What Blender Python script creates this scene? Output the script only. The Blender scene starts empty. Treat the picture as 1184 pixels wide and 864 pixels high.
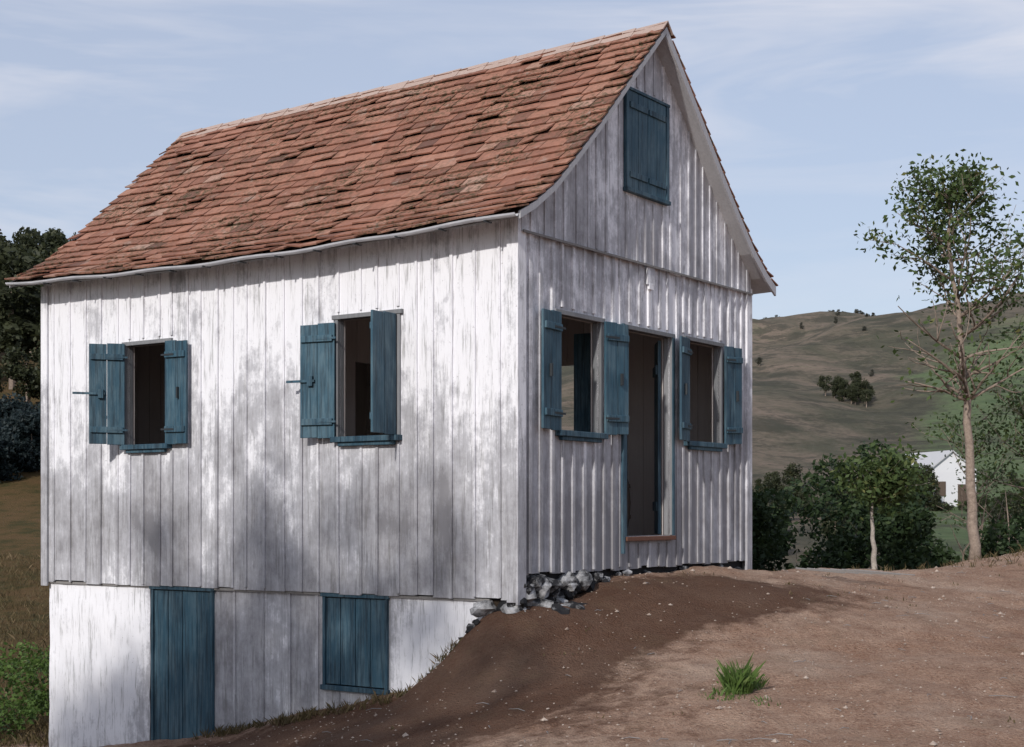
import bpy, bmesh, math, random
import numpy as np
from mathutils import Vector, Matrix, noise as mnoise
random.seed(7)
scene=bpy.context.scene
COL=scene.collection
# ---------------------------------------------------------------- helpers
class NT:
    def __init__(s,tree): s.t=tree; s.n=tree.nodes; s.l=tree.links
    def new(s,k,**kw):
        n=s.n.new(k)
        for a,b in kw.items(): setattr(n,a,b)
        return n
    def put(s,sock,v):
        if v is None: return
        if isinstance(v,bpy.types.NodeSocket): s.l.new(v,sock)
        else:
            if sock.type=='RGBA' and len(v)==3: v=(*v,1)
            sock.default_value=v
    def obj(s): return s.new('ShaderNodeTexCoord').outputs['Object']
    def mapp(s,vec,sc=(1,1,1),loc=(0,0,0),rot=(0,0,0)):
        m=s.new('ShaderNodeMapping'); s.put(m.inputs[0],vec)
        m.inputs['Scale'].default_value=sc; m.inputs['Location'].default_value=loc; m.inputs['Rotation'].default_value=rot
        return m.outputs[0]
    def noise(s,vec,scale,det=4,rough=.6,dist=0.):
        m=s.new('ShaderNodeTexNoise'); s.put(m.inputs['Vector'],vec)
        m.inputs['Scale'].default_value=scale; m.inputs['Detail'].default_value=det
        m.inputs['Roughness'].default_value=rough; m.inputs['Distortion'].default_value=dist
        return m.outputs['Fac']
    def vor(s,vec,scale,feat='F1'):
        m=s.new('ShaderNodeTexVoronoi',feature=feat); s.put(m.inputs['Vector'],vec); m.inputs['Scale'].default_value=scale
        return m.outputs['Distance']
    def math(s,op,a,b=None,clamp=False):
        m=s.new('ShaderNodeMath',operation=op,use_clamp=clamp); s.put(m.inputs[0],a)
        if b is not None: s.put(m.inputs[1],b)
        return m.outputs[0]
    def rng(s,v,a,b,c=0.,d=1.):
        m=s.new('ShaderNodeMapRange'); s.put(m.inputs[0],v)
        for i,q in enumerate((a,b,c,d)): m.inputs[i+1].default_value=q
        return m.outputs[0]
    def mix(s,f,a,b,mode='MIX'):
        m=s.new('ShaderNodeMix',data_type='RGBA',blend_type=mode); s.put(m.inputs[0],f); s.put(m.inputs[6],a); s.put(m.inputs[7],b)
        return m.outputs[2]
    def ramp(s,f,stops,interp='LINEAR'):
        m=s.new('ShaderNodeValToRGB'); s.put(m.inputs[0],f); cr=m.color_ramp; cr.interpolation=interp
        while len(cr.elements)<len(stops): cr.elements.new(.5)
        for e,(p,c) in zip(cr.elements,stops): e.position=p; e.color=(*c,1) if len(c)==3 else c
        return m.outputs[0]
    def attr(s,name,out='Fac'):
        m=s.new('ShaderNodeAttribute',attribute_name=name); return m.outputs[out]
    def sep(s,v):
        m=s.new('ShaderNodeSeparateXYZ'); s.put(m.inputs[0],v); return m.outputs
    def bump(s,h,strength=.3,dist=.02):
        m=s.new('ShaderNodeBump'); s.put(m.inputs['Height'],h); m.inputs['Strength'].default_value=strength; m.inputs['Distance'].default_value=dist
        return m.outputs[0]
def material(name,build,rough=.8,spec=.25):
    m=bpy.data.materials.new(name); m.use_nodes=True
    t=NT(m.node_tree); t.n.clear()
    o=t.new('ShaderNodeOutputMaterial'); p=t.new('ShaderNodeBsdfPrincipled'); t.l.new(p.outputs[0],o.inputs[0])
    p.inputs['Roughness'].default_value=rough; p.inputs['Specular IOR Level'].default_value=spec
    r=build(t)
    if isinstance(r,tuple) and len(r)==2: c,b=r
    else: c,b=r,None
    t.put(p.inputs['Base Color'],c)
    if b is not None: t.l.new(b,p.inputs['Normal'])
    return m
class MB:
    def __init__(s): s.v=[]; s.f=[]; s.c=[]
    def hexa(s,p,c=None):
        if c is None: c=random.random()
        b=len(s.v); s.v+= [tuple(q) for q in p]
        for f in ((0,3,2,1),(4,5,6,7),(0,1,5,4),(1,2,6,5),(2,3,7,6),(3,0,4,7)):
            s.f.append(tuple(b+i for i in f)); s.c.append(c)
    def box(s,x0,x1,y0,y1,z0,z1,c=None,fn=None):
        p=[(x0,y0,z0),(x1,y0,z0),(x1,y1,z0),(x0,y1,z0),(x0,y0,z1),(x1,y0,z1),(x1,y1,z1),(x0,y1,z1)]
        if fn: p=[fn(*q) for q in p]
        s.hexa(p,c)
    def tube(s,pts,rad,n=6,c=None):
        if c is None: c=random.random()
        b=len(s.v)
        for i,(p,r) in enumerate(zip(pts,rad)):
            p=Vector(p); d=(Vector(pts[min(i+1,len(pts)-1)])-Vector(pts[max(i-1,0)]))
            if d.length<1e-6: d=Vector((0,0,1))
            d.normalize()
            ref=Vector((1,0,0)) if abs(d.x)<.9 else Vector((0,1,0))
            u=d.cross(ref).normalized(); w=d.cross(u)
            for k in range(n):
                a=2*math.pi*k/n; s.v.append(tuple(p+(u*math.cos(a)+w*math.sin(a))*r))
        for i in range(len(pts)-1):
            for k in range(n):
                k2=(k+1)%n
                s.f.append((b+i*n+k,b+i*n+k2,b+(i+1)*n+k2,b+(i+1)*n+k)); s.c.append(c)
        s.f.append(tuple(b+k for k in range(n))[::-1]); s.c.append(c)
        s.f.append(tuple(b+(len(pts)-1)*n+k for k in range(n))); s.c.append(c)
    def leaf(s,p,size,asp=.5,c=None,flat=None):
        if c is None: c=random.random()
        d=Vector((random.gauss(0,1),random.gauss(0,1),random.gauss(0,.8)))
        if d.length<1e-4: d=Vector((1,0,0))
        d.normalize(); e=d.cross(Vector((random.gauss(0,1),random.gauss(0,1),random.gauss(0,1)))).normalized()
        p=Vector(p); b=len(s.v)
        s.v+=[tuple(p-d*size*.5),tuple(p+e*size*asp*.5),tuple(p+d*size*.5),tuple(p-e*size*asp*.5)]
        s.f.append((b,b+1,b+2,b+3)); s.c.append(c)
    def obj(s,name,mat,parent=None,normals=True,smooth=False,bevel=0):
        me=bpy.data.meshes.new(name); me.from_pydata(s.v,[],s.f); me.update()
        a=me.attributes.new('rnd','FLOAT','FACE'); a.data.foreach_set('value',np.array(s.c,dtype=np.float32))
        if normals:
            bm=bmesh.new(); bm.from_mesh(me); bmesh.ops.recalc_face_normals(bm,faces=bm.faces); bm.to_mesh(me); bm.free()
        if smooth:
            for p in me.polygons: p.use_smooth=True
        me.materials.append(mat)
        o=bpy.data.objects.new(name,me); COL.objects.link(o)
        if parent: o.parent=parent
        if bevel:
            m=o.modifiers.new('b','BEVEL'); m.width=bevel; m.segments=1
        return o
def empty(name,loc=(0,0,0),rz=0):
    o=bpy.data.objects.new(name,None); COL.objects.link(o); o.location=loc; o.rotation_euler=(0,0,rz); return o
# ---------------------------------------------------------------- camera
cd=bpy.data.cameras.new('camera'); cam=bpy.data.objects.new('camera',cd); COL.objects.link(cam)
cam.location=(0,0,.69); cam.rotation_euler=(math.radians(90),0,0)
cd.lens=51.84; cd.sensor_width=36; cd.shift_y=.135; cd.clip_end=5000; scene.camera=cam
# ---------------------------------------------------------------- light
EL=math.radians(30); SH_=Vector((-.4404,-.8978)).normalized()
SUN=Vector((SH_.x*math.cos(EL),SH_.y*math.cos(EL),math.sin(EL)))
sd=bpy.data.lights.new('sun','SUN'); sd.energy=3.2; sd.angle=math.radians(1.6); sd.color=(1,.955,.9)
so=bpy.data.objects.new('sun',sd); COL.objects.link(so); so.rotation_euler=(-SUN).to_track_quat('-Z','Y').to_euler(); so.location=(-10,-20,20)
w=bpy.data.worlds.new('World'); scene.world=w; w.use_nodes=True
t=NT(w.node_tree); t.n.clear()
wo=t.new('ShaderNodeOutputWorld'); bg=t.new('ShaderNodeBackground'); t.l.new(bg.outputs[0],wo.inputs[0])
sk=t.new('ShaderNodeTexSky',sky_type='NISHITA'); sk.sun_disc=False; sk.sun_elevation=EL; sk.sun_rotation=math.atan2(SH_.x,SH_.y)%(2*math.pi)
sk.air_density=1.0; sk.dust_density=1.0; sk.ozone_density=1.5
g=t.new('ShaderNodeTexCoord').outputs['Generated']
n1=t.noise(t.mapp(g,(1.6,1.6,10),loc=(.7,0,.3)),1.9,5,.6,.5)
n2=t.noise(t.mapp(g,(1,1,4),loc=(3,1,2)),1.6,2,.5)
cl=t.math('MULTIPLY',t.rng(n1,.45,.68),t.rng(n2,.38,.58),True)
c=t.mix(.52,sk.outputs[0],(6.9,7.5,9.2))
c=t.mix(t.math('MULTIPLY',cl,.6),c,(8.0,8.0,8.6))
t.put(bg.inputs[0],c); bg.inputs[1].default_value=.1
scene.view_settings.view_transform='Standard'; scene.view_settings.look='None'; scene.view_settings.exposure=0
# ---------------------------------------------------------------- materials
def m_white(lower=False,bias=0.):
    def b(t):
        o=t.obj(); sp=t.sep(o); z=sp[2]; r=t.attr('rnd')
        st=t.noise(t.mapp(o,(9,9,.7)),1.6,5,.65)
        big=t.noise(t.mapp(o,(1,1,.8)),1.1,3,.6,.6)
        fine=t.noise(t.mapp(o,(60,60,3)),1.5,5,.7)
        blot=t.noise(t.mapp(o,(1,1,.8)),6.,5,.78)
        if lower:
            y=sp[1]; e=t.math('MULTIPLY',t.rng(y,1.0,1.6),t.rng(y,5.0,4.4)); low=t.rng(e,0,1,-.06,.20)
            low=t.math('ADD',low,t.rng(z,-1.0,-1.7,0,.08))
        else:
            low=t.rng(z,2.2,.6,-.03,.225)
            low=t.math('ADD',low,t.rng(z,2.9,3.1,0,.06))
        f=t.math('ADD',t.math('MULTIPLY',st,.36),t.math('MULTIPLY',big,.62))
        f=t.math('ADD',f,low); f=t.math('ADD',f,t.math('MULTIPLY',r,.13)); f=t.math('ADD',f,t.math('MULTIPLY',fine,.12))
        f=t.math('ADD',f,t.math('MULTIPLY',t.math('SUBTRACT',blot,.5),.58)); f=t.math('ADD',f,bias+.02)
        g1=t.rng(f,.63,.76); g2=t.rng(f,.76,1.0)
        base=t.mix(g1,(.79,.79,.825),(.46,.46,.49)); base=t.mix(g2,base,(.25,.245,.26))
        st2=t.rng(t.math('MULTIPLY',fine,t.noise(t.mapp(o,(12,12,1.),loc=(3,3,3)),1.5,4,.7)),.27,.37)
        base=t.mix(t.math('MULTIPLY',st2,.55),base,(.17,.165,.16))
        spk=t.rng(t.noise(o,30,3,.8),.66,.72); base=t.mix(t.math('MULTIPLY',spk,.5),base,(.14,.13,.12))
        h=t.math('ADD',t.math('MULTIPLY',fine,.6),t.math('MULTIPLY',blot,.4))
        return base,t.bump(h,.4,.012)
    return b
def m_wood(dark,light,sc=(40,40,2.5)):
    def b(t):
        o=t.obj(); f=t.noise(t.mapp(o,sc),1.2,5,.7); r=t.attr('rnd')
        return t.mix(t.math('ADD',t.math('MULTIPLY',f,.7),t.math('MULTIPLY',r,.3)),dark,light),t.bump(f,.3,.01)
    return b
def m_blue(t):
    o=t.obj(); r=t.attr('rnd')
    st=t.noise(t.mapp(o,(45,45,2.2)),1.3,6,.7); bl=t.noise(t.mapp(o,(4,4,2)),1.2,4,.65)
    f=t.rng(t.math('ADD',t.math('MULTIPLY',st,.6),t.math('MULTIPLY',bl,.6)),.54,.76)
    base=t.mix(r,(.018,.056,.088),(.036,.094,.135))
    c=t.mix(t.math('MULTIPLY',f,.65),base,(.13,.20,.235))
    dk=t.rng(t.noise(t.mapp(o,(22,22,1.3),loc=(4,4,4)),1.5,4,.65),.48,.66)
    c=t.mix(t.math('MULTIPLY',dk,.75),c,(.010,.021,.032))
    return c,t.bump(st,.4,.008)
def m_tile(t):
    o=t.obj(); r=t.attr('rnd')
    c=t.ramp(r,[(0,(.15,.078,.06)),(.25,(.26,.118,.082)),(.55,(.34,.16,.11)),(.8,(.40,.205,.145)),(1,(.42,.27,.21))])
    n=t.noise(o,14,5,.7); c=t.mix(t.rng(n,.35,.75,0,.55),c,(.13,.075,.06))
    ms=t.math('MULTIPLY',t.rng(t.noise(o,1.3,4,.6),.38,.62),t.rng(t.noise(o,22,4,.7),.47,.58))
    c=t.mix(t.math('MULTIPLY',ms,.85),c,(.045,.048,.022))
    li=t.rng(t.noise(t.mapp(o,(1,1,1),loc=(9,2,3)),5,6,.75),.58,.70); c=t.mix(t.math('MULTIPLY',li,.5),c,(.42,.36,.31))
    return c,t.bump(n,.5,.01)
M_WHITE=material('weathered_white_paint',m_white(),.75)
M_LOW=material('worn_whitewash',m_white(True),.85)
M_BLUE=material('weathered_blue_paint',m_blue,.6,.35)
M_TILE=material('clay_tile',m_tile,.85,.15)
M_DWOOD=material('dark_wood',m_wood((.05,.035,.025),(.15,.11,.085)))
M_GWOOD=material('grey_wood',m_wood((.13,.12,.115),(.34,.33,.325)))
M_FRAME=material('frame_paint',m_wood((.06,.065,.07),(.32,.325,.34),(30,30,4)))
M_INT=material('interior_wood',m_wood((.34,.30,.29),(.56,.52,.50)))
M_TRIM=material('trim_paint',m_wood((.26,.26,.27),(.62,.62,.65)))
M_RED=material('threshold_wood',m_wood((.10,.045,.03),(.2,.10,.07)))
def m_stone(a,b,s=6,lo=.4,hi=.9):
    def f(t):
        o=t.obj(); n=t.noise(o,s,6,.7); r=t.attr('rnd')
        return t.mix(t.rng(t.math('ADD',n,t.math('MULTIPLY',r,.3)),lo,hi),a,b),t.bump(n,.7,.03)
    return f
M_STONE=material('dark_stone',m_stone((.016,.016,.018),(.42,.42,.43),9,.62,.88))
M_IRON=material('iron',lambda t:(.03,.035,.04,1),.5)
# ---------------------------------------------------------------- terrain
TH=math.atan2(.8228,.5682); C0=Vector((.043,12.32,0))
def hw(t_,s_): return (.043+.5682*t_-.8228*s_, 12.32+.8228*t_+.5682*s_)
ctl=[]
for s_,z in [(.34,-.19),(.61,-.46),(.9,-.78),(1.38,-.95),(2.09,-1.12),(3.67,-1.49),(4.6,-1.65),(6.1,-1.86)]: ctl.append((*hw(-.02,s_),z))
for t_,z in [(.0,-.15),(.56,-.10),(1.1,.0),(1.6,.10),(2.4,.11),(3.5,.09),(4.5,.04)]: ctl.append((*hw(t_,-.02),z))
ctl+=[(0,0,-.95),(0,5,-.95),(4,4,-.9),(-4,3,-1.15),(-3,7,-1.35),(-2.3,10,-1.2),(-1,10,-.98),(-1.2,11.8,-1.02),(-5,10,-1.7),(-7,14,-1.95),(-5.6,16.6,-1.95),
 (0,9,-.86),(0,11,-.74),(-.5,11.8,-.72),(.3,11.7,-.5),(1,12.2,-.33),(1,10.5,-.65),(1.6,13,-.12),(2,9,-.75),(5,9,-.8),(3,12,-.40),(5.5,13,-.42),(3.4,15.2,-.03),(4.5,15,-.17),
 (3.2,17.2,-.03),(4.3,18,-.10),(5.7,19,-.02),(7.2,20,.19),(7,15.5,-.25),(10,19,.2),(10,10,-.8),(10,4,-.9),
 (3,20,-.9),(5,21.5,-1.0),(8.5,23,-.7),(12,24,-.3),(2,23,-1.6),(-2,22,-1.9),(-8,22,-1.9),(-10,8,-1.9),(-8,0,-1.4),(-8,-8,-1.3),(8,-8,-1),(0,-8,-1),(2,18,-.6),(0,17.5,-1.2),(0,28,-1.7),(8,28,-1.4),(-8,28,-1.6)]
ctl=np.array(ctl)
def U(r2): return np.where(r2>1e-9,.5*r2*np.log(r2+1e-12),0)
NC=len(ctl); d2=((ctl[:,None,:2]-ctl[None,:,:2])**2).sum(-1)
A=np.zeros((NC+3,NC+3)); A[:NC,:NC]=U(d2)+np.eye(NC)*.02; P=np.c_[np.ones(NC),ctl[:,:2]]; A[:NC,NC:]=P; A[NC:,:NC]=P.T
TW=np.linalg.solve(A,np.r_[ctl[:,2],0,0,0])
def tps(x,y):
    r=TW[NC]+TW[NC+1]*x+TW[NC+2]*y
    for i in range(NC): r=r+TW[i]*U((x-ctl[i,0])**2+(y-ctl[i,1])**2)
    return r
def sstep(a,b,x): q=np.clip((x-a)/(b-a),0,1); return q*q*(3-2*q)
def farh(x,y):
    k=np.clip(x/np.maximum(y,5),-1,1)
    zr=np.interp(y,[-400,0,15,22,27,45,70,110,200,300,390,500,900],[-1,-1,-.6,-.9,-1.4,-1.6,-.8,1.2,17,39,56,60,20])
    sc=1+(((.092+.19*np.clip(k,-.1,.5))/.146)-1)*sstep(150,350,y); zr=zr*sc
    zl=np.interp(y,[-400,0,12,22,30,46,60,100,160,300,900],[-1,-1.3,-1.8,-1.9,-1.2,1.0,4.0,13.5,24,42,20])
    m=sstep(-.28,-.02,k)
    z=zl*(1-m)+zr*m
    und=(np.sin(x*.021+1.3)*np.cos(y*.017)+.6*np.sin(x*.05+y*.03)+.35*np.sin(x*.11-y*.09+2)+.3*np.sin(x*.23+y*.05)*np.sin(y*.12))
    return z+und*np.clip((y-60)/300,0,1)*3.4
def ground_h(x,y):
    x=np.asarray(x,float); y=np.asarray(y,float)
    r=np.hypot(x,y-13); m=sstep(13,24,r)
    xc=np.clip(x,-26,26); yc=np.clip(y,-26,40)
    return tps(xc,yc)*(1-m)+farh(x,y)*m
def gh(x,y): return float(ground_h(np.array([x]),np.array([y]))[0])
def lines(a,b,st,lo,hi,g=1.11,mx=25):
    c=list(np.arange(a,b+1e-6,st)); q=st; v=b
    while v<hi: q=min(q*g,mx if v<480 else 60); v+=q; c.append(v)
    q=st; v=a
    while v>lo: q=min(q*g,60); v-=q; c.insert(0,v)
    return np.array(c)
xs=lines(-6,9,.07,-900,900,1.09,7); ys=lines(7,21,.07,-250,1000,1.09,7)
X,Y=np.meshgrid(xs,ys); Z=ground_h(X.ravel(),Y.ravel()).reshape(X.shape)
near=(X>-7)&(X<10)&(Y>6)&(Y<23)
for i,j in np.argwhere(near):
    x,y=X[i,j],Y[i,j]
    a=mnoise.fractal(Vector((x*1.3,y*1.3,0)),1.,2.1,4)*.045
    b=mnoise.noise(Vector((x*8,y*8,3)))*.02
    Z[i,j]+=a+b
for i,j in np.argwhere((Y>120)&(X>0)&(X<Y*.6)):
    x,y=X[i,j],Y[i,j]; Z[i,j]+=mnoise.fractal(Vector((x*.035,y*.02,0)),.8,2.1,4)*2.2*min(1,(y-120)/100)
nx,ny=len(xs),len(ys)
V=np.c_[X.ravel(),Y.ravel(),Z.ravel()]
ii=np.arange(nx*ny).reshape(ny,nx)
F=np.c_[ii[:-1,:-1].ravel(),ii[:-1,1:].ravel(),ii[1:,1:].ravel(),ii[1:,:-1].ravel()]
me=bpy.data.meshes.new('ground'); me.from_pydata(V.tolist(),[],F.tolist()); me.update()
me.polygons.foreach_set('use_smooth',np.ones(len(F),dtype=bool))
x,y=V[:,0],V[:,1]
soil=1-sstep(18.5,23,y+.15*np.abs(x-4)); soil*=sstep(-7.5,-4.2,x+.0*y)
def band(px,py,rx,ry,ang):
    c,s=math.cos(ang),math.sin(ang); u=(x-px)*c+(y-py)*s; v=-(x-px)*s+(y-py)*c
    return np.exp(-((u/rx)**2+(v/ry)**2))
bank_shade=np.clip(band(.3,12.0,1.8,.66,.75)+band(1.9,13.3,1.4,.55,.5)+.9*band(-1.3,12.3,1.8,.7,2.5)+band(-1.8,11.6,2.6,1.2,2.5),0,1)  # dark bank soil plus the shadow band across it, painted as vertex colour
pasture=sstep(.24,.32,x/np.maximum(y,1))*sstep(30,70,y)*(1-sstep(220,320,y))
meadow=(1-sstep(-.12,-.05,x/np.maximum(y,1)))*(1-sstep(60,120,y))
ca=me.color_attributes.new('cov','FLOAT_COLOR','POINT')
ca.data.foreach_set('color',np.c_[soil,bank_shade,pasture,np.ones_like(x)].astype(np.float32).ravel())
am=me.attributes.new('meadow','FLOAT','POINT'); am.data.foreach_set('value',meadow.astype(np.float32))
def m_ground(t):
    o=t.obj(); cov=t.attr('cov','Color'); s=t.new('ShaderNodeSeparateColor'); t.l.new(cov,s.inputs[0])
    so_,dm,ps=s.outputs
    b=t.noise(o,.8,5,.65); m=t.noise(o,4.5,6,.72); f=t.noise(o,42,4,.8); pb=t.vor(o,55)
    c=t.mix(t.rng(b,.32,.62),(.33,.19,.125),(.47,.32,.235))
    c=t.mix(t.rng(m,.42,.66,0,.7),c,(.245,.135,.09))
    c=t.mix(t.rng(f,.5,.72,0,.7),c,(.58,.44,.345))
    c=t.mix(t.rng(f,.46,.30,0,.8),c,(.10,.055,.037))
    c=t.mix(t.rng(pb,.16,.08,0,.5),c,(.50,.42,.35))
    pale=t.rng(t.noise(t.mapp(o,(1,1,1),loc=(2,7,0)),.55,5,.7),.5,.66); c=t.mix(t.math('MULTIPLY',pale,.35),c,(.58,.47,.38))
    shdf=t.rng(t.math('ADD',dm,t.math('MULTIPLY',t.math('SUBTRACT',m,.5),1.2)),.18,.55)
    c=t.mix(t.math('MULTIPLY',shdf,.80),c,(.078,.037,.023))  # darkens the soil colour where the bank shadow is painted
    gr=t.rng(t.noise(t.mapp(o,loc=(5,5,0)),1.6,5,.75),.54,.66)
    c=t.mix(t.math('MULTIPLY',gr,.3),c,(.17,.12,.075))
    L=t.noise(o,.03,6,.75,.6); L2=t.noise(t.mapp(o,(1,1,3)),.11,6,.8); L3=t.noise(o,1.1,3,.7)
    fc=t.mix(t.rng(L,.42,.60),(.085,.082,.058),(.20,.155,.12))
    fg=t.mix(t.rng(L2,.35,.65),(.085,.125,.06),(.165,.20,.10))
    psf=t.rng(t.math('ADD',ps,t.math('MULTIPLY',t.math('SUBTRACT',L,.5),2.0)),.25,.6)
    fc=t.mix(psf,fc,fg)
    fc=t.mix(t.rng(L2,.49,.56,0,.7),fc,(.05,.05,.038))
    mdc=t.mix(t.rng(L3,.35,.65),(.062,.055,.022),(.17,.10,.045))
    fc=t.mix(t.attr('meadow'),fc,mdc)
    fc=t.mix(t.rng(L3,.45,.7,0,.4),fc,(.05,.044,.028))
    fac=t.rng(t.math('ADD',so_,t.math('MULTIPLY',t.math('SUBTRACT',m,.5),.8)),.35,.65)
    c=t.mix(fac,fc,c)
    h=t.math('ADD',t.math('MULTIPLY',f,.6),t.math('ADD',t.math('MULTIPLY',m,.7),t.math('MULTIPLY',pb,.25)))
    return c,t.bump(h,1.,.06)
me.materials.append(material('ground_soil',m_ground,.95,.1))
go=bpy.data.objects.new('ground',me); COL.objects.link(go)
# ---------------------------------------------------------------- house
H=empty('wooden_house',(C0.x,C0.y,0),TH)
LT,WD=6.17,4.44
fL=lambda a,d,z:(d,a,z); fF=lambda a,d,z:(a,d,z); fR=lambda a,d,z:(WD-d,a,z); fB=lambda a,d,z:(a,LT-d,z)
prof=[(-.25,3.14),(-.02,3.26),(.3,3.475),(.65,3.785),(1.0,4.11),(1.6,4.70),(2.22,5.30)]
def rz(x):
    if x>2.22: x=4.44-x
    return float(np.interp(x,[p[0] for p in prof],[p[1] for p in prof]))
def sag(x,z,y):
    h=(z-3.14)/2.16
    return z-.09*h*(y/6.39)-.07*(1-h)*math.sin(math.pi*min(max((y+.17)/6.56,0),1))
def wall(fn,a0,a1,zb,zt,ops,d0,th,mb,bw=.21,bt=None,btw=.045,gap=.003,margin=.07):
    rr=random.Random(int(a1*100+d0*1000+bw*77))
    cuts=[a0]
    while cuts[-1]<a1-bw*1.3: cuts.append(cuts[-1]+bw*rr.uniform(.78,1.25))
    cuts.append(a1)
    T=zt if callable(zt) else (lambda a:zt)
    for i in range(len(cuts)-1):
        c=rr.random(); dj=rr.uniform(0,.007); b0,b1=cuts[i]+gap,cuts[i+1]-gap; zj=zb+rr.uniform(-.016,.016)
        br=sorted({b0,b1,*[q for o in ops for q in o[:2] if b0<q<b1], *( [2.22] if callable(zt) and b0<2.22<b1 else [])})
        for p,q in zip(br[:-1],br[1:]):
            mid=(p+q)/2; segs=[(zj,None)]
            for o in sorted(ops,key=lambda o:o[2]):
                if o[0]<mid<o[1]:
                    l=segs.pop(); segs+= [(l[0],o[2]),(o[3],None)]
            for za,zbb in segs:
                tp,tq=(T(p),T(q)) if zbb is None else (zbb,zbb)
                if tp-za<.01 and tq-za<.01: continue
                tp=max(tp,za+.001); tq=max(tq,za+.001)
                mb.hexa([fn(p,d0+dj,za),fn(q,d0+dj,za),fn(q,d0+th,za),fn(p,d0+th,za),fn(p,d0+dj,tp),fn(q,d0+dj,tq),fn(q,d0+th,tq),fn(p,d0+th,tp)],c)
    if bt is not None:
        for cpos in cuts[1:-1]:
            c=rr.random(); hw_=btw/2*rr.uniform(.75,1.25); p,q=cpos-hw_,cpos+hw_; segs=[(zb+rr.uniform(-.01,.02),None)]; bt_=bt*rr.uniform(.7,1.2)
            for o in sorted(ops,key=lambda o:o[2]):
                if o[0]-margin<cpos<o[1]+margin:
                    l=segs.pop(); segs+=[(l[0],o[2]-margin),(o[3]+margin,None)]
            for za,zbb in segs:
                top=min(T(p),T(q)) if zbb is None else zbb
                if top-za<.03: continue
                lean=rr.uniform(-.010,.010)
                mb.hexa([fn(p,d0-bt_,za),fn(q,d0-bt_,za),fn(q,d0+.008,za),fn(p,d0+.008,za),fn(p+lean,d0-bt_,top),fn(q+lean,d0-bt_,top),fn(q+lean,d0+.008,top),fn(p+lean,d0+.008,top)],c)
OA=(4.22,4.82,1.37,2.38); OB=(1.28,1.97,1.37,2.44)
OC=(.62,1.32,1.40,2.41); OD=(1.77,2.66,.46,2.40); OE=(3.0,3.74,1.40,2.41)
LW1=(3.65,4.47,-1.75,-.09); LW2=(1.45,2.16,-.9,-.09)
mb=MB(); topL=lambda a: sag(0,3.22,a)-.02
wall(fL,0.0,LT,-.05,topL,[OA,OB],0,.025,mb,.215,.011,.03)
wall(fR,0,LT,-.05,3.18,[(2,2.8,1.4,2.4)],0,.025,mb,.22,.015)
wall(fB,.03,WD-.03,-.05,lambda a:sag(a,rz(a),6.17)-.06,[],0,.025,mb,.22,.015)
mb.obj('upper_wall_boards',M_WHITE,H)
M_FRONT=material('weathered_front_paint',m_white(False,.08),.8)
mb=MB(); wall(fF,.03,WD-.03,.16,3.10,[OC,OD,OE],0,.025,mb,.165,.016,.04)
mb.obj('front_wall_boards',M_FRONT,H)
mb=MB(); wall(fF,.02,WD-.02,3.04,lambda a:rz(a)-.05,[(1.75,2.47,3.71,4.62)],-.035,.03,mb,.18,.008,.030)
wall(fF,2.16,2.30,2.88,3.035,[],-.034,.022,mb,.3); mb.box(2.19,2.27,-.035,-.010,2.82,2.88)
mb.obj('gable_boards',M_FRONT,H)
mb=MB()
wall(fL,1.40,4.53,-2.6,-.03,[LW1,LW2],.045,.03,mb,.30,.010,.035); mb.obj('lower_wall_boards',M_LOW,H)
def plaster(a0,a1,z0,z1,name):
    mb=MB(); na,nz=int((a1-a0)/.05),int((z1-z0)/.05)
    for j in range(nz+1):
        for i in range(na+1):
            a=a0+(a1-a0)*i/na; z=z0+(z1-z0)*j/nz
            mb.v.append((.038+.016*mnoise.noise(Vector((a*2,z*2,1)))+.006*mnoise.noise(Vector((a*9,z*9,4))),a,z))
    for j in range(nz):
        for i in range(na):
            k=j*(na+1)+i; mb.f.append((k,k+na+1,k+na+2,k+1)); mb.c.append(.25)
    mb.obj(name,M_LOW,H,normals=False,smooth=True)
plaster(.31,1.40,-1.3,-.05,'plaster_panel'); plaster(4.53,LT-.06,-2.6,-.05,'plaster_panel')
mb=MB(); mb.box(.06,.09,.31,1.42,-1.4,-.05); mb.box(.06,.09,4.5,LT-.07,-2.6,-.05)
wall(fR,.1,LT-.07,-2.6,-.03,[],.045,.03,mb,.3); wall(fB,.1,WD-.1,-2.6,-.03,[],.045,.03,mb,.3); mb.obj('rear_basement_boards',M_WHITE,H)
mb=MB()
wall(fL,.09,LT-.09,.1,3.05,[OA,OB],.075,.015,mb,.2); wall(fR,.09,LT-.09,.1,3.05,[(2,2.8,1.4,2.4)],.075,.015,mb,.2)
wall(fB,.1,WD-.1,.1,3.05,[],.075,.015,mb,.2); wall(fF,.1,WD-.1,.1,3.05,[OC,OD,OE],.075,.015,mb,.2)
wall(fF,.1,WD-.1,.41,3.0,[(1.9,2.7,.41,2.3)],3.4,.03,mb,.2)
mb.box(.05,WD-.05,.05,LT-.05,.33,.40); mb.box(.05,WD-.05,.05,LT-.05,3.0,3.04)
mb.obj('interior_lining',M_INT,H)
mb=MB(); mb.box(.06,WD-.06,.1,LT-.1,-.12,-.06); mb.obj('basement_ceiling',M_DWOOD,H)
mb=MB()
mb.box(-.022,.10,-.024,.0,-.09,3.16,.4); mb.box(-.024,-.001,.0,.09,-.07,3.17,.8)
mb.box(WD-.10,WD+.02,-.03,0,.05,3.10,.5)
mb.box(-.02,0,LT-.09,LT+.01,-.1,3.1,.6)
mb.obj('corner_boards',M_WHITE,H)
mb=MB()
mb.box(.03,WD,-.050,-.037,3.03,3.05,.1)
mb.box(.02,.06,.3,LT-.05,-.075,-.05,.3)
mb.obj('trim_strip',M_GWOOD,H)
mb=MB()
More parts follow.
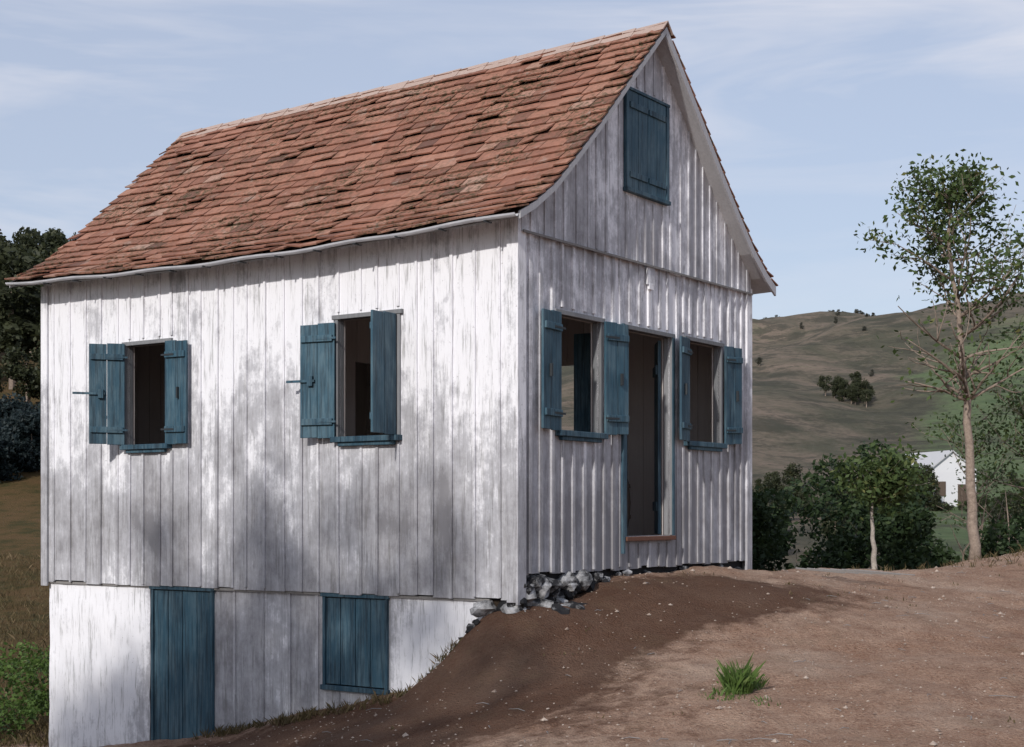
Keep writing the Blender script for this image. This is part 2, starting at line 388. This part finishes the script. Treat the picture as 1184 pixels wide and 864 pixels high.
for fn,o in ((fL,OA),(fL,OB),(fF,OC),(fF,OE)): 
    a0,a1,z0,z1=o; mb.box(a0-.05,a1+.05,-.07,.07,z0-.05,z0,None,fn); mb.box(a0+.02,a1-.02,-.045,-.002,z0-.085,z0-.05,None,fn)
mb.obj('window_sills',M_BLUE,H,bevel=.004)
mb=MB()
for fn,o in ((fL,OA),(fL,OB),(fF,OC),(fF,OE),(fF,OD)):
    a0,a1,z0,z1=o; wd=.035
    mb.box(a0-wd,a0,-.020,.07,z0,z1,None,fn); mb.box(a1,a1+wd,-.020,.07,z0,z1,None,fn); mb.box(a0-wd-.03,a1+wd+.03,-.028,.07,z1,z1+.04,None,fn)
mb.obj('window_frames',M_FRAME,H,bevel=.003)
def shutter(name,fn,ah,dr,w_,z0,z1,phi,base=.032,bar=True,latch=None):
    mb=MB(); ph=math.radians(phi); c,s=math.cos(ph),math.sin(ph); tl=random.uniform(-.009,.009)
    def f(u,n_,z): return fn(ah+dr*(u*c-n_*s),-(base+u*s+n_*c),z+tl*u/w_*2)
    h=w_/2
    mb.box(0,h-.002,0,.024,z0,z1,None,f); mb.box(h+.002,w_,.001,.025,z0+.006,z1-.009,None,f)
    if bar:
        for zz in (z0+.12,z1-.17): mb.box(.015,w_-.015,.024,.046,zz,zz+.06,None,f)
    o=mb.obj(name,M_BLUE,H,bevel=.003)
    m2=MB()
    for zz in (z0+.14,z1-.15): m2.box(-.03,w_*.5,.046,.05,zz,zz+.018,None,f)
    if latch is not None: 
        m2.box(w_*.55,w_+latch,.03,.045,(z0+z1)/2-.01,(z0+z1)/2+.012,None,f); m2.box(w_*.6,w_*.75,.03,.055,(z0+z1)/2-.045,(z0+z1)/2+.045,None,f)
    else: m2.box(w_*.62,w_*.68,.026,.05,(z0+z1)/2-.06,(z0+z1)/2+.05,None,f)
    m2.obj(name+'_latch',M_BLUE if latch else M_IRON,H)
shutter('shutter_a1',fL,4.83,1,.35,1.37,2.40,48,latch=.16)
shutter('shutter_a2',fL,4.21,-1,.33,1.36,2.39,4)
shutter('shutter_b1',fL,1.98,1,.37,1.36,2.41,9,latch=.14)
shutter('shutter_b2',fL,1.27,-1,.37,1.37,2.44,84)
shutter('shutter_c1',fF,.60,-1,.33,1.39,2.42,5)
shutter('shutter_c2',fF,1.35,1,.34,1.39,2.42,7)
shutter('shutter_d1',fF,2.97,-1,.34,1.39,2.42,14)
shutter('shutter_d2',fF,3.78,1,.34,1.39,2.42,3)
mb=MB()
a0,a1,z0,z1=1.75,2.47,3.71,4.62
for k in range(2):
    for q in range(2):
        p=a0+(a1-a0)*(k*2+q)/4; mb.box(p+.003,p+(a1-a0)/4-.003,-.062,-.035,z0,z1,None)
for zz in (z0+.1,z1-.16):
    for k in range(2): mb.box(a0+.01+k*.36,a0+.34+k*.36,-.078,-.062,zz,zz+.055)
mb.box(a0-.05,a0-.002,-.07,-.03,z0-.0,z1); mb.box(a1+.002,a1+.05,-.07,-.03,z0,z1); mb.box(a0-.06,a1+.06,-.075,-.03,z1+.002,z1+.03); mb.box(a0-.06,a1+.06,-.085,-.03,z0-.04,z0-.002)
mb.obj('attic_shutters',M_BLUE,H,bevel=.003)
mb=MB()
def planks(o,n_,d,mb,fn):
    a0,a1,z0,z1=o
    for k in range(n_):
        p=a0+(a1-a0)*k/n_; q=a0+(a1-a0)*(k+1)/n_
        mb.box(p+.004,q-.004,d+random.uniform(0,.004),d+.03,z0+.01,z1-.008,None,fn)
planks(LW1,4,.035,mb,fL); planks(LW2,4,.033,mb,fL)
for o in (LW1,LW2):
    a0,a1,z0,z1=o
    mb.box(a0-.03,a0,.018,.08,z0,z1,None,fL); mb.box(a1,a1+.03,.018,.08,z0,z1,None,fL)
    mb.box(a0-.05,a1+.05,.012,.08,z1,z1+.035,None,fL)
mb.box(LW2[0]-.05,LW2[1]+.05,.008,.08,LW2[2]-.045,LW2[2],None,fL)
mb.obj('basement_door_and_hatch',M_BLUE,H,bevel=.003)
mb=MB()
for hx,sg,an in ((2.65,-1,146),(1.78,1,100)):
    ph=math.radians(an)
    def fd(u,n_,z): return (hx+sg*(u*math.cos(ph)+n_*math.sin(ph)), .095+u*math.sin(ph)-n_*math.cos(ph), z)
    for k in range(2): mb.box(k*.215+.002,k*.215+.213,0,.03,.47,2.38,None,fd)
    for zz in (.7,2.05): mb.box(.03,.40,.03,.05,zz,zz+.09,None,fd)
mb.box(1.725,1.765,-.034,-.022,.46,2.40,None)
mb.box(2.665,2.70,-.034,-.022,.46,2.40,None)
mb.box(1.69,1.722,-.04,.0,.30,2.44,None)
mb.obj('front_door',M_BLUE,H)
mb=MB(); mb.box(1.74,2.70,-.05,.08,.415,.455,.5); mb.obj('door_threshold',M_RED,H,bevel=.004)
fullp=[(x,z) for x,z in prof]+[(4.44-x,z) for x,z in prof[-2::-1]]
y0r,y1r=-.19,6.39; NY=14
def deck(off0,off1,name,mat):
    vs=[];fs=[]
    for j in range(NY+1):
        yy=y0r+.01+(y1r-y0r-.02)*j/NY
        for (x,z) in fullp: vs.append((x,yy,sag(x,z,yy)+off0))
        for (x,z) in fullp: vs.append((x,yy,sag(x,z,yy)+off1))
    m=len(fullp); R=2*m
    for j in range(NY):
        for i in range(m-1):
            fs.append((j*R+i,j*R+i+1,(j+1)*R+i+1,(j+1)*R+i)); fs.append((j*R+m+i,(j+1)*R+m+i,(j+1)*R+m+i+1,j*R+m+i+1))
        for i in (0,m-1): fs.append((j*R+i,(j+1)*R+i,(j+1)*R+m+i,j*R+m+i))
    for j in (0,NY):
        for i in range(m-1): fs.append((j*R+i,j*R+m+i,j*R+m+i+1,j*R+i+1))
    b=MB(); b.v=vs; b.f=fs; b.c=[.5]*len(fs); b.obj(name,mat,H)
deck(-.012,-.035,'roof_deck',M_DWOOD); deck(-.037,-.052,'soffit',M_TRIM)
mb=MB()
for yy0,yy1 in ((y0r-.015,y0r+.008),(y1r-.008,y1r+.015)):
    for side in (0,1):
        for (xa,za),(xb,zb_) in zip(prof[:-1],prof[1:]):
            if side: xa2,xb2=4.44-xa,4.44-xb
            else: xa2,xb2=xa,xb
            A1,B1=sag(xa,za,yy0),sag(xb,zb_,yy0); hgt=.06 if side==0 else .10
            mb.hexa([(xa2,yy0,A1-hgt),(xb2,yy0,B1-hgt),(xb2,yy1,B1-hgt),(xa2,yy1,A1-hgt),(xa2,yy0,A1+.0),(xb2,yy0,B1+.0),(xb2,yy1,B1+.0),(xa2,yy1,A1+.0)],.1+.5*side)
mb.obj('barge_boards',M_TRIM,H)
arc=[0]
for a,b in zip(prof[:-1],prof[1:]): arc.append(arc[-1]+math.dist(a,b))
def onp(s_):
    s_=min(max(s_,-.05),arc[-1])
    for i in range(len(arc)-1):
        if s_<=arc[i+1]: break
    f_=(s_-arc[i])/(arc[i+1]-arc[i]); a,b=prof[i],prof[i+1]
    return a[0]+(b[0]-a[0])*f_, a[1]+(b[1]-a[1])*f_, (b[0]-a[0])/(arc[i+1]-arc[i]), (b[1]-a[1])/(arc[i+1]-arc[i])
mb=MB(); rr=random.Random(3); rowh=.15
nr=int((arc[-1]+.03)/rowh)
for side in (0,1):
    for r_ in range(nr+1):
        s0=-.045+r_*rowh
        y=y0r-.02-(rr.random()*.1 if r_ else 0)
        wob=rr.uniform(-.010,.010)
        while y<y1r:
            wv=rr.uniform(.17,.27); ya=max(y,y0r-.02); yb=min(y+wv,y1r+.02)
            if yb-ya>.03:
                j0=rr.gauss(0,.012)+wob+.016*math.sin(y*2.3+r_*.4); j1=j0+rr.gauss(0,.010); lift=abs(rr.gauss(0,.007)); sl=rr.gauss(0,.005)
                if rr.random()<.04: lift+=.02
                s1=min(s0+rowh+.035,arc[-1])
                pts=[]
                for th in (0,.014):
                    for (ss,yy,l) in ((s0+j0,ya+.003,.026+lift+sl),(s0+j1,yb-.003,.026+lift-sl),(s1,yb-.003,.004),(s1,ya+.003,.004)):
                        X_,Z_,tx,tz=onp(ss); l2=l+th
                        xx=X_-tz*l2; zz=Z_+tx*l2
                        zz=sag(xx,zz,yy)
                        pts.append((xx if side==0 else 4.44-xx,yy,zz))
                mb.hexa(pts,min(1,max(0,rr.gauss(.48,.2))))
            y+=wv
mb.obj('roof_tiles',M_TILE,H)
mb=MB(); y=y0r-.03
while y<y1r:
    yb=min(y+.38,y1r+.03)
    for sg in (-1,1):
        za,zb_=sag(2.22,5.30,y)+.045,sag(2.22,5.30,yb)+.035
        mb.hexa([(2.22,y,za),(2.22,yb,zb_),(2.22+sg*.10,yb,zb_-.10),(2.22+sg*.10,y,za-.10),(2.22,y,za+.014),(2.22,yb,zb_+.014),(2.22+sg*.11,yb,zb_-.096),(2.22+sg*.11,y,za-.096)],random.uniform(.8,1))
    y+=.35
mb.obj('ridge_cap',material('ridge_board',m_wood((.22,.13,.10),(.5,.4,.35))),H)
mb=MB(); ns=30; K=7
for layer,rad in enumerate((.030,.026)):
    for j in range(ns+1):
        yy=y0r+ (y1r-y0r)*j/ns
        zc=sag(-.25,3.14,yy)-.015+.008*math.sin(yy*5)
        for k in range(K):
            a=math.pi+math.pi*k/(K-1); mb.v.append((-.285+rad*math.cos(a),yy,zc+rad*math.sin(a)))
for layer in (0,1):
    o_=layer*(ns+1)*K
    for j in range(ns):
        for k in range(K-1):
            mb.f.append((o_+j*K+k,o_+j*K+k+1,o_+(j+1)*K+k+1,o_+(j+1)*K+k)); mb.c.append(.9)
mb.obj('gutter',material('gutter_metal',lambda t:t.mix(t.noise(t.obj(),6,4,.6),(.3,.31,.34),(.65,.65,.68)),.5),H,normals=False)
mb=MB()
for k in range(14):
    yy=.1+k*.47; z_=sag(-.25,3.14,yy); mb.box(-.325,-.22,yy,yy+.015,z_-.056,z_-.046,.3)
mb.obj('gutter_brackets',M_IRON,H)
def rock(mb,x,y,z,r,fl=.7,sq=1.):
    bm=bmesh.new(); bmesh.ops.create_icosphere(bm,subdivisions=2,radius=1)
    sx,sy,sz=r*random.uniform(.8,1.5)*sq,r*random.uniform(.7,1.1),r*fl; a=random.random()*6.28; o=random.random()*100
    b=len(mb.v); c=random.random()
    for v in bm.verts:
        q=v.co*(1+.6*mnoise.noise(v.co*1.3+Vector((o,o,o)))+.3*mnoise.noise(v.co*3+Vector((o,0,o))))
        X_,Y_=q.x*sx,q.y*sy
        mb.v.append((x+X_*math.cos(a)-Y_*math.sin(a),y+X_*math.sin(a)+Y_*math.cos(a),z+q.z*sz))
    for f_ in bm.faces: mb.f.append(tuple(b+v.index for v in f_.verts)); mb.c.append(c)
    bm.free()
mb=MB()
mb.box(.06,WD-.06,.05,.3,-1.2,.19,.0)
for k in range(46):
    tt=random.uniform(.08,1.5) if k<30 else random.uniform(1.5,4.3)
    g_=float(np.interp(tt,[0,.56,1.1,1.6,4.4],[-.15,-.10,.0,.09,.05])); zz=random.uniform(g_-.05,.12)
    rock(mb,tt,random.uniform(.0,.10),zz,random.uniform(.06,.14) if tt<1.5 else .05,.75)
for k in range(12): rock(mb,random.uniform(.0,.15),random.uniform(.05,.45),random.uniform(-.4,-.1),random.uniform(.08,.13))
for k in range(5):
    tt=random.uniform(.2,.85); rock(mb,tt,random.uniform(-.25,-.1),-.2+.1*tt,random.uniform(.06,.13),.8)
for k in range(16):
    s_=random.uniform(.2,1.3); rock(mb,-random.uniform(.0,.12),s_,float(np.interp(s_,[.34,.61,.9,1.38],[-.24,-.52,-.84,-1.0])),random.uniform(.03,.07))
mb.obj('foundation_stones',M_STONE,H)
def lathe(mb,prof_,cx_,cy_,n_=20):
    b=len(mb.v)
    for r,z in prof_:
        for k in range(n_): mb.v.append((cx_+r*math.cos(6.2832*k/n_),cy_+r*math.sin(6.2832*k/n_),z))
    for i in range(len(prof_)-1):
        for k in range(n_): mb.f.append((b+i*n_+k,b+i*n_+(k+1)%n_,b+(i+1)*n_+(k+1)%n_,b+(i+1)*n_+k)); mb.c.append(.4)
mb=MB(); bx,by=hw(2.62,.72)
lathe(mb,[(.0,.40),(.2,.40),(.25,.62),(.26,.78),(.24,.98),(.2,1.12),(.19,1.12),(.17,1.08),(0,1.08)],bx,by)
lathe(mb,[(.256,.62),(.262,.62),(.262,.66),(.256,.66)],bx,by); lathe(mb,[(.25,.93),(.258,.93),(.252,.97),(.246,.97)],bx,by)
mb.obj('wooden_barrel',M_DWOOD,smooth=False)
# ---------------------------------------------------------------- vegetation
def leafmat(name,a,b,c3):
    m=bpy.data.materials.new(name); m.use_nodes=True; t=NT(m.node_tree); t.n.clear()
    o=t.new('ShaderNodeOutputMaterial'); p=t.new('ShaderNodeBsdfPrincipled'); tr=t.new('ShaderNodeBsdfTranslucent'); mx=t.new('ShaderNodeMixShader')
    r=t.attr('rnd'); nz=t.noise(t.obj(),1.5,3,.6)
    c=t.mix(t.math('ADD',t.math('MULTIPLY',r,.55),t.rng(nz,.3,.7,0,.45)),a,b); c=t.mix(t.rng(r,.9,1.,0,.7),c,c3)
    t.put(p.inputs['Base Color'],c); p.inputs['Roughness'].default_value=.6; p.inputs['Specular IOR Level'].default_value=.3
    t.put(tr.inputs[0],c); mx.inputs[0].default_value=.3
    t.l.new(p.outputs[0],mx.inputs[1]); t.l.new(tr.outputs[0],mx.inputs[2]); t.l.new(mx.outputs[0],o.inputs[0]); return m
M_LEAF=leafmat('leaf_green',(.035,.06,.02),(.10,.145,.045),(.22,.2,.07))
M_LEAFD=leafmat('leaf_dark',(.012,.026,.012),(.05,.082,.028),(.12,.14,.05))
M_LEAFF=leafmat('leaf_forest',(.018,.026,.014),(.075,.082,.036),(.14,.11,.06))
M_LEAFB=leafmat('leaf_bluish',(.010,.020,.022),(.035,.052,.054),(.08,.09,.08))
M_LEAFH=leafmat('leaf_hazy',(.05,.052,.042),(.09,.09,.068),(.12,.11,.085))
M_GRASS=leafmat('grass_green',(.045,.09,.018),(.12,.19,.045),(.22,.24,.09))
M_BARK=material('bark',m_stone((.12,.09,.07),(.34,.27,.22),20))
M_BARKL=material('pale_bark',m_stone((.22,.19,.16),(.48,.43,.38),20))
def grow(br,lf,p,d,L,r,depth,rr,leafsize,nl,spread=.5,up=.15):
    pts=[Vector(p)]; rad=[r]; n_=5; dd=Vector(d).normalized()
    for i in range(n_):
        dd=(dd+Vector((rr.gauss(0,.13),rr.gauss(0,.13),rr.gauss(0,.08)+up*.3))).normalized()
        pts.append(pts[-1]+dd*L/n_); rad.append(r*(1-.8*(i+1)/n_)+.002)
    br.tube(pts,rad,5 if depth else 4)
    if depth>0:
        for k in range(rr.randint(3,5)):
            i=rr.randint(1,n_); q=pts[i]
            sd_=Vector((rr.gauss(0,1),rr.gauss(0,1),rr.gauss(.2,.6))).normalized()
            grow(br,lf,q,dd*(1-spread)+sd_*spread,L*rr.uniform(.4,.65),rad[i]*.6,depth-1,rr,leafsize,nl,spread,up)
    if depth<=1:
        for i in range(1,n_+1):
            k=nl if i<n_ else nl*2
            for _ in range(k):
                q=pts[i]+Vector((rr.gauss(0,1),rr.gauss(0,1),rr.gauss(0,1)))*leafsize*1.2
                lf.leaf(q,leafsize*rr.uniform(.6,1.3),.5)
def tree(name,base,path,r0,branches,leafsize,nl,seed,lm=M_LEAF,bk=M_BARK,spread=.5,up=.15,depth=1):
    rr=random.Random(seed); E=empty(name,base); br=MB(); lf=MB()
    pts=[Vector(p) for p in path]
    fine=[]; 
    for a,b in zip(pts[:-1],pts[1:]):
        for k in range(4): fine.append(a.lerp(b,k/4)+Vector((rr.gauss(0,.012),rr.gauss(0,.012),0)))
    fine.append(pts[-1]); N=len(fine)-1
    rad=[r0*(1-.88*i/N)*(1.25 if i==0 else 1) for i in range(N+1)]
    br.tube(fine,rad,9)
    for bb in branches:
        fr,L,el=bb[:3]; nl2=bb[3] if len(bb)>3 else nl
        i=min(N,int(fr*N)); q=fine[i]; a=rr.random()*6.283
        d=Vector((math.cos(a)*math.cos(el),math.sin(a)*math.cos(el),math.sin(el)))
        grow(br,lf,q,d,L,max(.006,rad[i]*.5),depth,rr,leafsize,nl2,spread,up)
    br.obj('trunk_and_limbs',bk,E,smooth=True); lf.obj('foliage',lm,E,normals=False); return E
rr=random.Random(5)
bx,by=6.13,19.5; b0=gh(bx,by)
br_=[]
for k in range(46):
    f_=rr.uniform(.40,.98); 
    L=float(np.interp(f_,[.4,.55,.72,.85,1],[.85,1.2,1.1,.8,.45]))*rr.uniform(.7,1.1); br_.append((f_,L,rr.uniform(.25,.85),1 if f_<.55 else 5))
tree('slender_tree',(bx,by,b0-.05),[(0,0,0),(-.06,0,1.1),(-.13,.02,2.2),(-.22,0,3.3),(-.33,.03,4.3),(-.38,0,5.0)],.075,br_,.085,3,11)
bx,by=4.62,18.9; b0=gh(bx,by)
tree('small_tree',(bx,by,b0-.05),[(0,0,0),(.03,0,.5),(-.03,0,1.0),(.08,0,1.45)],.045,[(rr.uniform(.75,1),rr.uniform(.3,.5),rr.uniform(-.1,.5)) for k in range(15)],.09,7,12,bk=M_BARKL)
bx,by=7.75,21.5; b0=gh(bx,by)
tree('young_tree',(bx,by,b0-.05),[(0,0,0),(.05,0,1),(-.1,0,2.2),(-.2,0,3.5)],.04,[(rr.uniform(.3,1),rr.uniform(.5,1.0),rr.uniform(.2,.9)) for k in range(26)],.08,3,13)
bx,by=7.1,22.5; b0=gh(bx,by)
tree('young_tree',(bx,by,b0-.05),[(0,0,0),(.05,0,1),(-.1,0,2.0),(-.2,0,3.0)],.03,[(rr.uniform(.2,1),rr.uniform(.5,.9),rr.uniform(.2,.9)) for k in range(22)],.075,2,14)
br_=[(rr.uniform(.5,1),rr.uniform(1.5,2.7),rr.uniform(-.05,.4)) for k in range(18)]
tree('yard_tree',(-6.5,4.5,gh(-6.5,4.5)-.1),[(0,0,0),(.1,0,2),(0,.1,4.6),(.2,0,7.2)],.2,br_,.15,8,21,depth=2,up=.02)
br_=[(rr.uniform(.78,1),rr.uniform(1.0,1.9),rr.uniform(-.25,.25)) for k in range(12)]
tree('yard_tree',(-8.6,5.3,gh(-8.6,5.3)-.1),[(0,0,0),(.1,0,2),(0,.1,4.6),(.1,0,6.9)],.15,br_,.14,5,22,depth=2,up=.0)
def clumps(mb,centers,n_,leaf,rr):
    for (x,y,z,rx,ry,rz_) in centers:
        for k in range(n_):
            v=Vector((rr.gauss(0,1),rr.gauss(0,1),rr.gauss(0,1))).normalized(); q=rr.uniform(.55,1.05)*(1+.25*mnoise.noise(v*2.2+Vector((x,y,z))))
            mb.leaf((x+v.x*rx*q,y+v.y*ry*q,z+v.z*rz_*q),leaf*rr.uniform(.6,1.4),.6,min(1,max(0,rr.gauss(.35,.2)+.25*v.z)))
mb=MB(); cs=[]
for k in range(130):
    x=rr.uniform(3.0,9.8); y=rr.uniform(20.8,25.5); g_=gh(x,y)
    top=float(np.interp(x/y*1705+592,[850,900,945,985,1060,1085,1130,1200],[1.4,2.0,2.6,2.2,1.9,.5,.5,1.2]))*rr.uniform(.5,1.0)
    r=rr.uniform(.26,.5); zz=g_+rr.uniform(.1,1)*(max(.4,top-g_-r)); cs.append((x,y,zz,r,r,r*.85))
clumps(mb,cs,420,.09,rr)
TB=empty('shrub_thicket'); mb.obj('foliage',M_LEAFD,TB,normals=False)
sb=MB()
for k in range(60):
    x=rr.uniform(3.3,9.2); y=rr.uniform(21.3,25); g_=gh(x,y); sb.tube([(x,y,g_-.1),(x+rr.gauss(0,.2),y,g_+.8),(x+rr.gauss(0,.4),y,g_+rr.uniform(1.0,1.7))],[.02,.012,.004],5)
sb.obj('stems',M_BARK,TB)
def treemesh(name,seed,nl,leaf,lm):
    rr=random.Random(seed); mb=MB(); cs=[]
    for k in range(11):
        a=rr.random()*6.28; q=rr.uniform(0,2.0); z=rr.uniform(3.0,7.2); q*=1-abs(z-5)/5
        r=rr.uniform(.8,1.5); cs.append((math.cos(a)*q,math.sin(a)*q,z,r,r,r*.8))
    clumps(mb,cs,nl,leaf,rr); nleaf=len(mb.f)
    mb.tube([(0,0,-1),(.1,0,3),(0,0,6)],[.2,.14,.04],6)
    me=bpy.data.meshes.new(name); me.from_pydata(mb.v,[],mb.f); a=me.attributes.new('rnd','FLOAT','FACE'); a.data.foreach_set('value',np.array(mb.c,dtype=np.float32))
    me.materials.append(lm); me.materials.append(M_BARK)
    for i,p in enumerate(me.polygons): p.material_index=0 if i<nleaf else 1
    return me
TM=[treemesh('canopy_%d'%i,40+i,170,.38,M_LEAFF) for i in range(4)]
TMB=[treemesh('blue_canopy_%d'%i,50+i,150,.4,M_LEAFB) for i in range(2)]
TMH=[treemesh('hill_canopy_%d'%i,60+i,60,.6,M_LEAFH) for i in range(3)]
FE=empty('distant_forest')
def inst(parent,x,y,sc,i,sink=.3,lib=TM):
    o=bpy.data.objects.new('tree_part',lib[i%len(lib)]); COL.objects.link(o); o.parent=parent
    o.location=(x,y,gh(x,y)-sink); o.scale=(sc*rr.uniform(.8,1.2),sc*rr.uniform(.8,1.2),sc); o.rotation_euler=(0,0,rr.random()*6.28)
for k in range(360):
    y=rr.uniform(56,150); kk=rr.uniform(-.62,-.17); 
    inst(FE,kk*y,y,rr.uniform(.5,.92)*(1 if y>70 else .6),k)
for k in range(130):
    y=rr.uniform(47,58); kk=rr.uniform(-.6,-.2); s_=rr.uniform(.28,.42); inst(FE,kk*y,y,s_,k,sink=s_*2.8,lib=TMB)
HS=empty('hillside_trees')
for k in range(16):
    y=rr.uniform(230,385); kk=rr.uniform(.10,.42); s_=rr.uniform(.2,.4); inst(HS,kk*y,y,s_,k,sink=s_*3.4,lib=TMH)
for k in range(150):
    y=rr.uniform(378,400); kk=rr.uniform(.05,.42); s_=rr.uniform(.15,.36); inst(HS,kk*y,y,s_,k,sink=s_*3.8,lib=TMH)
for k in range(18):
    inst(HS,rr.gauss(.232,.007)*200,200+rr.gauss(0,5),rr.uniform(.25,.5),k,sink=1.3)
for k in range(90):
    y=rr.uniform(60,125); kk=rr.uniform(.16,.42)
    if abs(kk-.298)<.025 and y<112: continue
    s_=rr.uniform(.2,.42); inst(HS,kk*y,y,s_,k,sink=s_*2.4)
M_FARM=material('limewash',m_wood((.62,.62,.64),(.80,.80,.82)))
FH=empty('farmhouse',(32.8,110,gh(32.8,110)-.3),math.radians(12))
mb=MB(); mb.box(-2,2,0,7,0,3.0); mb.hexa([(-2,0,3.0),(2,0,3.0),(2,7,3.0),(-2,7,3.0),(-.02,0,4.5),(.02,0,4.5),(.02,7,4.5),(-.02,7,4.5)])
mb.obj('walls',M_FARM,FH)
mb=MB()
for s_ in (-1,1): mb.hexa([(s_*2.3,-.2,2.8),(0,-.2,4.55),(0,7.3,4.55),(s_*2.3,7.3,2.8),(s_*2.3,-.2,2.9),(0,-.2,4.65),(0,7.3,4.65),(s_*2.3,7.3,2.9)])
mb.obj('roof',material('weathered_tin',m_wood((.42,.42,.43),(.62,.62,.63))),FH)
mb=MB(); mb.box(-1.3,-.5,-.05,.02,1.2,2.3); mb.box(.5,1.3,-.05,.02,0,2.1); mb.obj('window_and_door',M_DWOOD,FH)
for k in range(16): inst(HS,32.8+rr.uniform(-4.0,4.0),106.5+rr.uniform(-1.5,1),rr.uniform(.14,.3),k,sink=.9)
for k in range(5): inst(HS,29.6+rr.uniform(-.6,.5),107+rr.uniform(-1.5,1),rr.uniform(.4,.55),k,sink=.7)
mb=MB(); cs=[]
for k in range(70):
    x=rr.uniform(-8.5,-5.3); y=16.0+rr.uniform(-.2,3); g_=gh(x,y); r=rr.uniform(.12,.3); cs.append((x,y,g_+rr.uniform(.1,1.0),r,r,r))
clumps(mb,cs,210,.055,rr); mb.obj('green_shrub',M_GRASS,normals=False)
def tuft(mb,x,y,n_,h,rad,rr):
    g_=gh(x,y)-.01
    for k in range(n_):
        a=rr.random()*6.28; q=rad*math.sqrt(rr.random()); px,py=x+q*math.cos(a),y+q*math.sin(a)
        hh=h*rr.uniform(.4,1.2)*(1.2-.6*q/rad); dx,dy=rr.gauss(0,.4)*hh,rr.gauss(0,.4)*hh; w_=.003+.005*rr.random(); b=len(mb.v)
        ca_,sa_=math.cos(a),math.sin(a)
        mb.v+=[(px-w_*sa_,py+w_*ca_,g_),(px+w_*sa_,py-w_*ca_,g_),(px+dx*.4+w_*.7*sa_,py+dy*.4-w_*.7*ca_,g_+hh*.6),(px+dx,py+dy,g_+hh)]
        mb.f.append((b,b+1,b+2,b+3)); mb.c.append(rr.random())
mb=MB(); tuft(mb,1.64,10.65,260,.22,.10,rr); tuft(mb,1.70,10.8,200,.14,.16,rr); tuft(mb,1.5,10.5,110,.08,.18,rr); tuft(mb,1.75,10.3,40,.05,.16,rr)
for k in range(260): mb.leaf((1.64+rr.gauss(0,.06),10.7+rr.gauss(0,.08),gh(1.64,10.7)+abs(rr.gauss(.07,.05))),.03,.5)
mb.obj('grass_tuft',M_GRASS,normals=False)
mb=MB()
for k in range(110):
    s_=rr.uniform(.5,3.6); x,y=hw(-rr.uniform(.03,.25),s_); tuft(mb,x,y,12,.09,.06,rr)
for k in range(320):
    x=rr.uniform(-2,8); y=rr.uniform(8.5,19)
    if mnoise.noise(Vector((x*.6,y*.6,9)))>.05: tuft(mb,x,y,8,.04,.09,rr)
for k in range(90):
    x=rr.uniform(2.8,8); y=17.3+rr.uniform(0,2.2); tuft(mb,x,y,12,.12,.1,rr)
for k in range(1800):
    y=rr.uniform(16,36); x=-rr.uniform(.29,.42)*y; tuft(mb,x,y,8,.16,.25,rr)
mb.obj('dry_grass',leafmat('grass_dry',(.06,.055,.022),(.17,.12,.06),(.3,.22,.13)),normals=False)
def micro(x,y): return mnoise.fractal(Vector((x*1.3,y*1.3,0)),1.,2.1,4)*.045+mnoise.noise(Vector((x*8,y*8,3)))*.02
mb=MB()
for k in range(4200):
    x=rr.uniform(-3,8); y=8.2+rr.random()**1.3*11; rr_=rr.uniform(.004,.011)*(2.6 if rr.random()<.05 else 1); g_=gh(x,y)+micro(x,y)+.003
    b=len(mb.v); c_=rr.random()
    for dx,dy,dz in ((1,0,0),(0,1,0),(-1,0,0),(0,-1,0),(.1,.1,.8),(0,0,-.6)): mb.v.append((x+dx*rr_*rr.uniform(.7,1.4),y+dy*rr_*rr.uniform(.7,1.4),g_+dz*rr_))
    for f_ in ((0,1,4),(1,2,4),(2,3,4),(3,0,4),(1,0,5),(2,1,5),(3,2,5),(0,3,5)): mb.f.append(tuple(b+i for i in f_)); mb.c.append(c_)
mb.obj('gravel',material('gravel_stone',m_stone((.17,.11,.08),(.62,.52,.44),30)),normals=False)
mb=MB()
for k in range(190):
    x=rr.uniform(-2.5,7); y=rr.uniform(8.5,18.5); a=rr.random()*6.28; L=rr.uniform(.04,.2)
    g_=gh(x,y)+micro(x,y)+.006
    mb.tube([(x,y,g_),(x+L*.5*math.cos(a),y+L*.5*math.sin(a),g_+.008),(x+L*math.cos(a+.2),y+L*math.sin(a+.2),g_)],[.003,.003,.0015],4)
x,y=3.0,15.6
for k in range(6): mb.tube([(x+k*.1,y-k*.1,gh(x,y)+.05),(x+.5+k*.12,y-.1-k*.1,gh(x+.5,y)+.05)],[.01,.006],5)
mb.obj('twigs',M_GWOOD)
